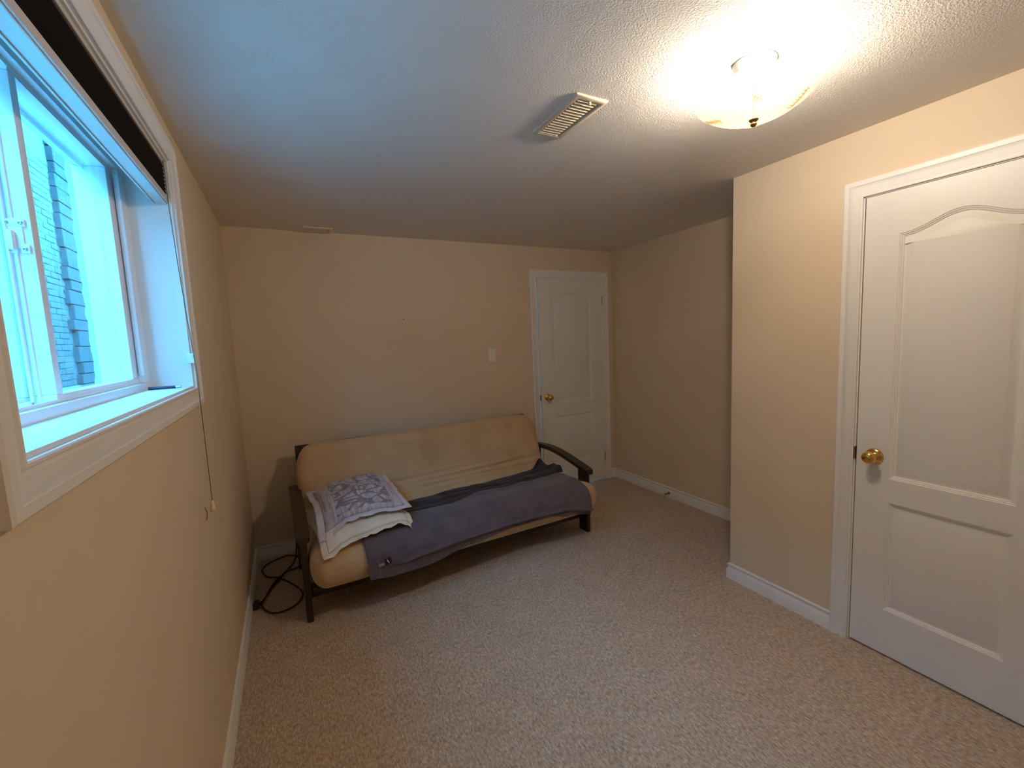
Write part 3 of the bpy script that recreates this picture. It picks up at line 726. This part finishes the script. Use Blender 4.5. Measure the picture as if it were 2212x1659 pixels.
for x in (BXL, BXR - 0.024):
    bm = bmesh.new(); backbox(bm, x, x + 0.024, 0.0, 1.015, 0.03, -0.008); bmesh.ops.bevel(bm, geom=list(bm.edges), offset=0.002, segments=1, affect='EDGES'); obj('back_stile', bm, M['wood'], fu, auto=40)
me = None
for k in range(12):
    x = 0.12 + k * (1.66 / 11)
    if me is None:
        bm = bmesh.new(); backbox(bm, -0.03, 0.03, 0.08, 0.925, 0.016, 0.003); o = obj('back_slat', bm, M['wood'], fu); me = o.data
    else:
        o = bpy.data.objects.new('back_slat', me); C.objects.link(o); o.parent = fu
    o.location = (x, 0, 0)

# mattress, folded over seat and back
prof = [(0.715, 0.838), (0.665, 0.832), (0.622, 0.795), (0.595, 0.72), (0.565, 0.63), (0.535, 0.54), (0.500, 0.465), (0.462, 0.415), (0.432, 0.388), (0.370, 0.384), (0.26, 0.402), (0.12, 0.424), (-0.02, 0.432), (-0.095, 0.415),
        (-0.140, 0.370), (-0.150, 0.310), (-0.132, 0.250), (-0.090, 0.213), (0.02, 0.208), (0.25, 0.208), (0.48, 0.210), (0.570, 0.225), (0.632, 0.30), (0.668, 0.44), (0.700, 0.60), (0.735, 0.76), (0.742, 0.815)]
PR = smooth_path(prof, 27 * 11, True)
MED = [Vector((0.685, 0.775)), Vector((0.655, 0.68)), Vector((0.615, 0.55)), Vector((0.575, 0.42)), Vector((0.48, 0.310)), Vector((0.25, 0.305)), Vector((0.0, 0.315)), Vector((-0.075, 0.315))]
def medpt(s):
    s = max(0, min(1, s)) * (len(MED) - 1); i = min(int(s), len(MED) - 2); return MED[i].lerp(MED[i + 1], s - i)
MS = [medpt(k / 200) for k in range(201)]
near = []
for p in PR:
    k = min(range(201), key=lambda i: (MS[i] - p).length_squared); near.append(k / 200)
ML, MR = 0.026, 1.893
bm = bmesh.new(); NU = 190; rows = []
for i in range(NU + 1):
    q = i / NU; u = 0.5 - 0.5 * math.cos(PI * q); u = 0.6 * u + 0.4 * q
    x = ML + (MR - ML) * u; e = min(x - ML, MR - x); r = 0.075
    kk = 1.0 if e >= r else math.sqrt(max(0.0, 1 - ((r - e) / r) ** 2)); kk = max(kk, 0.02)
    rc = 0.13; c0 = 0.0 if e >= rc else (1 - math.sqrt(max(0, 1 - ((rc - e) / rc) ** 2)))
    row = []
    for j, p in enumerate(PR):
        s = near[j]; s2 = min(max(s, 0.17 * c0), 1 - 0.08 * c0)
        m0 = medpt(s); m1 = medpt(s2); d = p - m0
        v = m1 + d * (0.10 + 0.90 * kk)
        # folds and sag
        nx = 0.0
        back = max(0.0, min(1.0, (p.y - 0.39) / 0.06)) * (1 if p.x > 0.42 and p.x < 0.62 else 0)
        low = math.exp(-((p.y - 0.47) / 0.07) ** 2)
        xx = ML + (MR - ML) * u
        w1 = noise.noise(Vector((xx * 1.3, p.y * 26 - xx * 1.8, 0.3))); w2 = noise.noise(Vector((xx * 3.1, p.y * 9, 5.3)))
        nx = back * (0.012 * low * w1 + 0.007 * w2) + 0.004 * noise.noise(Vector((xx * 4, p.x * 6, p.y * 6)))
        if back > 0:
            for (za, zb, amp, wd, x0, x1) in ((0.437, 0.030, 0.013, 0.008, 0.55, 1.9), (0.468, 0.040, 0.012, 0.010, 0.75, 1.9), (0.492, 0.050, 0.009, 0.009, 0.3, 1.5), (0.418, 0.012, 0.010, 0.007, 0.3, 1.6)):
                zc = za + zb * (xx / 1.9) + 0.012 * noise.noise(Vector((xx * 2.4, za * 40, 0)))
                fade = max(0, min(1, (xx - x0) / 0.25)) * max(0, min(1, (x1 - xx) / 0.25)) * (0.6 + 0.6 * noise.noise(Vector((xx * 3, za * 30, 3))))
                nx += fade * amp * (-math.exp(-((p.y - zc) / wd) ** 2) + 0.55 * math.exp(-((p.y - zc - 0.020) / 0.014) ** 2))
        dd = d.normalized() if d.length > 1e-5 else Vector((0, 0))
        v = v + dd * nx * kk
        X = x
        fr = max(0.0, min(1.0, (0.02 - v.x) / 0.09))
        X += 0.062 * fr * max(0.0, min(1.0, (x - MR + 0.25) / 0.25)) ** 2
        row.append(bm.verts.new((X, v.x, v.y)))
    rows.append(row)
nP = len(PR)
for a, b in zip(rows, rows[1:]):
    for k in range(nP): bm.faces.new((a[k], a[(k + 1) % nP], b[(k + 1) % nP], b[k]))
bm.faces.new(rows[0]); bm.faces.new(rows[-1][::-1])
obj('mattress', bm, M['suede'], fu, smooth=True)

# ------------------------------------------------------------------ fleece blanket (its own thing, lying on the seat)
bpath = smooth_path([(0.37, 0.386), (0.26, 0.404), (0.12, 0.426), (-0.02, 0.434), (-0.095, 0.418), (-0.142, 0.370), (-0.153, 0.310), (-0.152, 0.250), (-0.149, 0.19), (-0.146, 0.13)], 9 * 14)
BLn = [0.0]
for a, b in zip(bpath, bpath[1:]): BLn.append(BLn[-1] + (b - a).length)
def bat(s):
    s = max(0, min(BLn[-1], s))
    for i in range(len(BLn) - 1):
        if BLn[i + 1] >= s:
            t = (s - BLn[i]) / max(1e-9, BLn[i + 1] - BLn[i]); p = bpath[i].lerp(bpath[i + 1], t)
            d = (bpath[i + 1] - bpath[i]).normalized(); return p, Vector((d.y, -d.x))
    return bpath[-1], Vector((-1, 0))
def s_of_z(z):       # arc position of the front drop at height z
    for i in range(len(bpath) - 1):
        if bpath[i + 1].x < -0.10 and bpath[i].y >= z >= bpath[i + 1].y:
            t = (bpath[i].y - z) / max(1e-9, bpath[i].y - bpath[i + 1].y); return BLn[i] + (BLn[i + 1] - BLn[i]) * t
    return BLn[-1]
def interp(x, T):
    for (a, va), (b, vb) in zip(T, T[1:]):
        if x <= b: t = max(0, (x - a) / (b - a)); t = t * t * (3 - 2 * t); return va + (vb - va) * t
    return T[-1][1]
hem = [(0.30, 0.226), (0.45, 0.212), (0.60, 0.212), (0.90, 0.262), (1.2, 0.292), (1.45, 0.290), (1.65, 0.262), (1.82, 0.235)]
crease = [(0.30, 0.252), (0.50, 0.270), (0.62, 0.283), (0.90, 0.300), (1.2, 0.312), (1.6, 0.302), (1.82, 0.255)]
bl = tag(empty('blanket', FO, FR), 'mauve-grey fleece blanket draped over the front of the futon seat', 'blanket')
def fbl(u, v):
    x = 0.288 + (1.825 - 0.288) * u
    z_h = interp(x, hem); s1 = s_of_z(z_h) ; s = 0.02 + (s1 - 0.02) * v
    if x > 1.76: s = max(s, 0.02 + 0.10 * (x - 1.76) / 0.065)
    p, n = bat(s); zc = interp(x, crease)
    off = 0.016 + 0.006 * noise.noise(Vector((x * 3.2, s * 5, 1.0))) + 0.003 * noise.noise(Vector((x * 9, s * 11, 4.0)))
    fb_ = max(0.0, min(1.0, (-0.09 - p.x) / 0.05)); fb_ = fb_ * fb_ * (3 - 2 * fb_)
    if fb_ > 0:
        t = max(0, min(1, (p.y - zc) / 0.014)); t = t * t * (3 - 2 * t)
        cre = min(1.0, max(0.0, (x - 0.40) / 0.12))
        off += fb_ * cre * (0.016 * t - 0.004 + 0.008 * math.exp(-((p.y - zc - 0.014) / 0.012) ** 2))
    if p.x > 0.02: off += 0.010 * math.exp(-((p.x - 0.17) / 0.05) ** 2)
    q = p + n * off
    xx = x + 0.006 * math.sin(s * 9 + 1) * (1 if u in (0, 1) else 0.4)
    if u < 0.04: xx += 0.012 * v
    return (xx, q.x, q.y)
bm = bmesh.new(); grid(bm, 230, 150, fbl)
o = obj('cover_sheet', bm, M['fleece'], bl, smooth=True)
md = o.modifiers.new('thickness', 'SOLIDIFY'); md.thickness = 0.006; md.offset = -1
# charcoal underside folded back along the rear of the seat
lyf = [(0.45, 0.09), (0.72, 0.085), (0.86, 0.07), (1.02, 0.115), (1.18, 0.155), (1.38, 0.125), (1.50, 0.145), (1.70, 0.170), (1.84, 0.21)]
lyb = [(0.45, 0.375), (0.80, 0.378), (1.05, 0.385), (1.25, 0.398), (1.47, 0.412), (1.62, 0.425), (1.70, 0.435), (1.84, 0.425)]
def seat_z(y):
    c = [p for p in PR if p.y > 0.37 and p.x < 0.6 and p.y < 0.47]; return min(c, key=lambda p: abs(p.x - y)).y
def ffold(u, v):
    x = 0.45 + (1.865 - 0.45) * u; a, b = interp(x, lyf), interp(x, lyb)
    a += 0.010 * noise.noise(Vector((x * 9, 0, 7.7))); b += 0.010 * noise.noise(Vector((x * 7, 3, 2.2)))
    y = a + (b - a) * v; arch = math.sin(PI * min(1, max(0, v))) ** 0.45
    z = 0.388 + (0.424 - 0.388) * max(0, min(1, (0.37 - y) / 0.25))
    rid = 0.012 * noise.noise(Vector((x * 2.6, v * 7 + x * 1.4, 9.1))) + 0.007 * noise.noise(Vector((x * 7, v * 15, 1.1))) + 0.006 * math.sin(v * 17 + x * 3)
    h = (0.034 + rid * 1.3) * arch + 0.004
    tuft = math.exp(-((x - 1.775) / 0.045) ** 2) * math.exp(-((v - 0.86) / 0.22) ** 2)
    tuft2 = math.exp(-((x - 1.845) / 0.03) ** 2) * math.exp(-((v - 0.25) / 0.25) ** 2)
    h += 0.072 * tuft + 0.030 * tuft2 + 0.02 * max(0, (x - 1.3)) * arch
    return (x, y + 0.01 * tuft, z + 0.010 + h)
bm = bmesh.new(); grid(bm, 240, 48, ffold)
o = obj('folded_back_edge', bm, M['fleece_dark'], bl, smooth=True); o['label'] = 'charcoal underside folded back along the seat'
md = o.modifiers.new('thickness', 'SOLIDIFY'); md.thickness = 0.006; md.offset = -1
# side hem band and care tags on the blanket
def front_pt(x, z, lift): 
    p, n = bat(s_of_z(z)); return Vector((x, p.x - 0.03 - lift, z))
def patch(name, cx, cz, w, h, rot, mat, lift, thick=0.003):
    bm = bmesh.new(); add_box(bm, (-w / 2, -thick, -h / 2), (w / 2, 0, h / 2), 0.0008)
    o = obj(name, bm, mat, bl); o.location = front_pt(cx, cz, lift); o.rotation_euler = (0.05, rot, 0); return o
tg = patch('care_tag', 0.400, 0.318, 0.036, 0.040, -0.15, M['black'], 0.006)
tg['label'] = 'black satin care tag with a small white mark'
bm = bmesh.new()
for (x0, z0, x1, z1) in ((-0.004, 0.014, -0.001, 0.002), (-0.006, 0.006, 0.002, 0.001), (0.000, 0.001, 0.004, -0.012), (-0.003, 0.002, 0.002, -0.008)):
    add_tube(bm, [(x0, -0.0036, z0), (x1, -0.0036, z1)], 0.0016, 5)
obj('printed_mark', bm, M['white'], tg)
patch('size_tag', 0.364, 0.308, 0.030, 0.016, -0.12, plain('grey_satin_tag', (0.25, 0.23, 0.26), 0.4), 0.006)

# ------------------------------------------------------------------ pillows
def pillow(name, loc, yaw, pitch, roll, a, b, t, fl, mat, flmat, label, droop, seed, n=72):
    p = tag(empty(name, loc, (pitch, roll, yaw)), label, 'pillow')
    def shape(u, v, side):
        eu, ev = abs(u), abs(v)
        h = t * max(0.0, (1 - eu ** 2.6)) ** 0.55 * max(0.0, (1 - ev ** 2.6)) ** 0.55
        nz = noise.noise(Vector((u * 2.2, v * 2.2, seed))) * 0.016 + noise.noise(Vector((u * 6, v * 5, seed + 3))) * 0.009 + noise.noise(Vector((u * 14, v * 9, seed + 9))) * 0.004
        edge = min(1, 3 * (1 - max(eu, ev)) + 0.15)
        x = u * a * (1 - 0.045 * (1 - v * v)) ; y = v * b * (1 - 0.035 * (1 - u * u))
        z = side * h * (1.0 if side > 0 else 0.5) + nz * (0.5 + 0.5 * edge) * (1 if side > 0 else 0.5)
        return x, y, z
    def dz(x, y): 
        s = 0
        for (cx, cy, rad, amt) in droop: s += amt * math.exp(-(((x - cx) ** 2 + (y - cy) ** 2) / rad ** 2))
        return s
    bm = bmesh.new()
    rim = {}
    for side in (1, -1):
        g = [[None] * (n + 1) for _ in range(n + 1)]
        for i in range(n + 1):
            for j in range(n + 1):
                u, v = -1 + 2 * i / n, -1 + 2 * j / n
                if side < 0 and (i in (0, n) or j in (0, n)): g[i][j] = rim[(i, j)]; continue
                x, y, z = shape(u, v, side); g[i][j] = bm.verts.new((x, y, z + dz(x, y)))
                if side > 0 and (i in (0, n) or j in (0, n)): rim[(i, j)] = g[i][j]
        for i in range(n):
            for j in range(n): bm.faces.new((g[i][j], g[i + 1][j], g[i + 1][j + 1], g[i][j + 1]))
    obj('cover', bm, mat, p, smooth=True)
    # flat flange round the case
    bm = bmesh.new(); loopi = [(i, 0) for i in range(n)] + [(n, j) for j in range(n)] + [(i, n) for i in range(n, 0, -1)] + [(0, j) for j in range(n, 0, -1)]
    R = []
    for k, (i, j) in enumerate(loopi):
        u, v = -1 + 2 * i / n, -1 + 2 * j / n; x, y, z = shape(u, v, 1)
        ox = (1 if i == n else -1 if i == 0 else 0); oy = (1 if j == n else -1 if j == 0 else 0)
        col = []
        for w in range(6):
            f = w / 5; X = x + ox * fl * f + (0.003 * noise.noise(Vector((k * 0.2, w * 0.5, seed))) if f else 0); Y = y + oy * fl * f
            Z = z + (dz(X, Y)) + f * 0.012 * noise.noise(Vector((k * 0.16, f, seed + 5))) - 0.006 * f
            col.append(bm.verts.new((X, Y, Z)))
        R.append(col)
    m = len(R)
    for k in range(m):
        for w in range(5): bm.faces.new((R[k][w], R[(k + 1) % m][w], R[(k + 1) % m][w + 1], R[k][w + 1]))
    f = obj('flange', bm, flmat, p, smooth=True, recalc=True); md = f.modifiers.new('thickness', 'SOLIDIFY'); md.thickness = 0.0025
    return p
pillow('pillow', (0.595, -0.785, 0.488), math.radians(9), math.radians(0), math.radians(0), 0.225, 0.285, 0.055, 0.030, M['creamcloth'], M['creamcloth'],
       'cream pillow underneath on the left end of the futon seat', [(-0.25, -0.31, 0.12, -0.075), (0.265, -0.315, 0.05, -0.095), (0.0, -0.33, 0.12, -0.02), (-0.25, 0.2, 0.15, -0.02)], 2.0)
pillow('pillow', (0.618, -0.745, 0.578), math.radians(4), math.radians(5), math.radians(1), 0.218, 0.245, 0.085, 0.036, M['print'], M['lilac'],
       'lilac-grey pillow with dark sketch print lying on top of the cream pillow', [(-0.25, -0.29, 0.11, -0.085), (0.26, -0.28, 0.09, -0.012), (-0.26, 0.20, 0.14, -0.04), (0.24, 0.28, 0.08, 0.012)], 6.5)

# ------------------------------------------------------------------ cable and plug on the floor
loop = [(0.262, 0.03, 0.20), (0.258, -0.03, 0.09), (0.250, -0.09, 0.02), (0.245, -0.125, 0.008), (0.22, -0.227, 0.008), (0.185, -0.314, 0.014), (0.151, -0.396, 0.014), (0.112, -0.468, 0.008), (0.083, -0.55, 0.008), (0.062, -0.615, 0.008), (0.061, -0.663, 0.008), (0.078, -0.721, 0.008), (0.112, -0.772, 0.008), (0.156, -0.791, 0.008), (0.203, -0.782, 0.008), (0.249, -0.745, 0.008), (0.274, -0.676, 0.008), (0.268, -0.611, 0.008), (0.234, -0.525, 0.008), (0.185, -0.446, 0.015), (0.131, -0.383, 0.022), (0.083, -0.324, 0.010), (0.047, -0.239, 0.008), (0.044, -0.172, 0.008), (0.077, -0.114, 0.008), (0.13, -0.077, 0.008), (0.194, -0.081, 0.018), (0.254, -0.107, 0.012), (0.275, -0.174, 0.008), (0.273, -0.243, 0.008), (0.250, -0.293, 0.008), (0.211, -0.32, 0.018), (0.172, -0.358, 0.022), (0.127, -0.42, 0.018), (0.093, -0.512, 0.012), (0.073, -0.587, 0.010), (0.050, -0.64, 0.012), (0.038, -0.66, 0.020)]
loop = [(0.262, -0.03, 0.20)] + [(0.259, -0.06, 0.09)] + loop[2:]
bm = bmesh.new(); add_tube(bm, smooth_path(loop, len(loop) * 7), 0.0052, 8)
cb = tag(empty('cable', (0.16, -0.45, 0)), 'thick black cable coiled in a figure eight on the carpet left of the futon', 'cable')
part('cord', bm, M['cablem'], cb, (0.16, -0.45, 0), smooth=True)
part('plug', B(((0.020, -0.690, 0.004), (0.048, -0.640, 0.040)), ((0.016, -0.680, 0.012), (0.022, -0.650, 0.032)), bev=0.004), M['black'], cb, (0.16, -0.45, 0), auto=40)
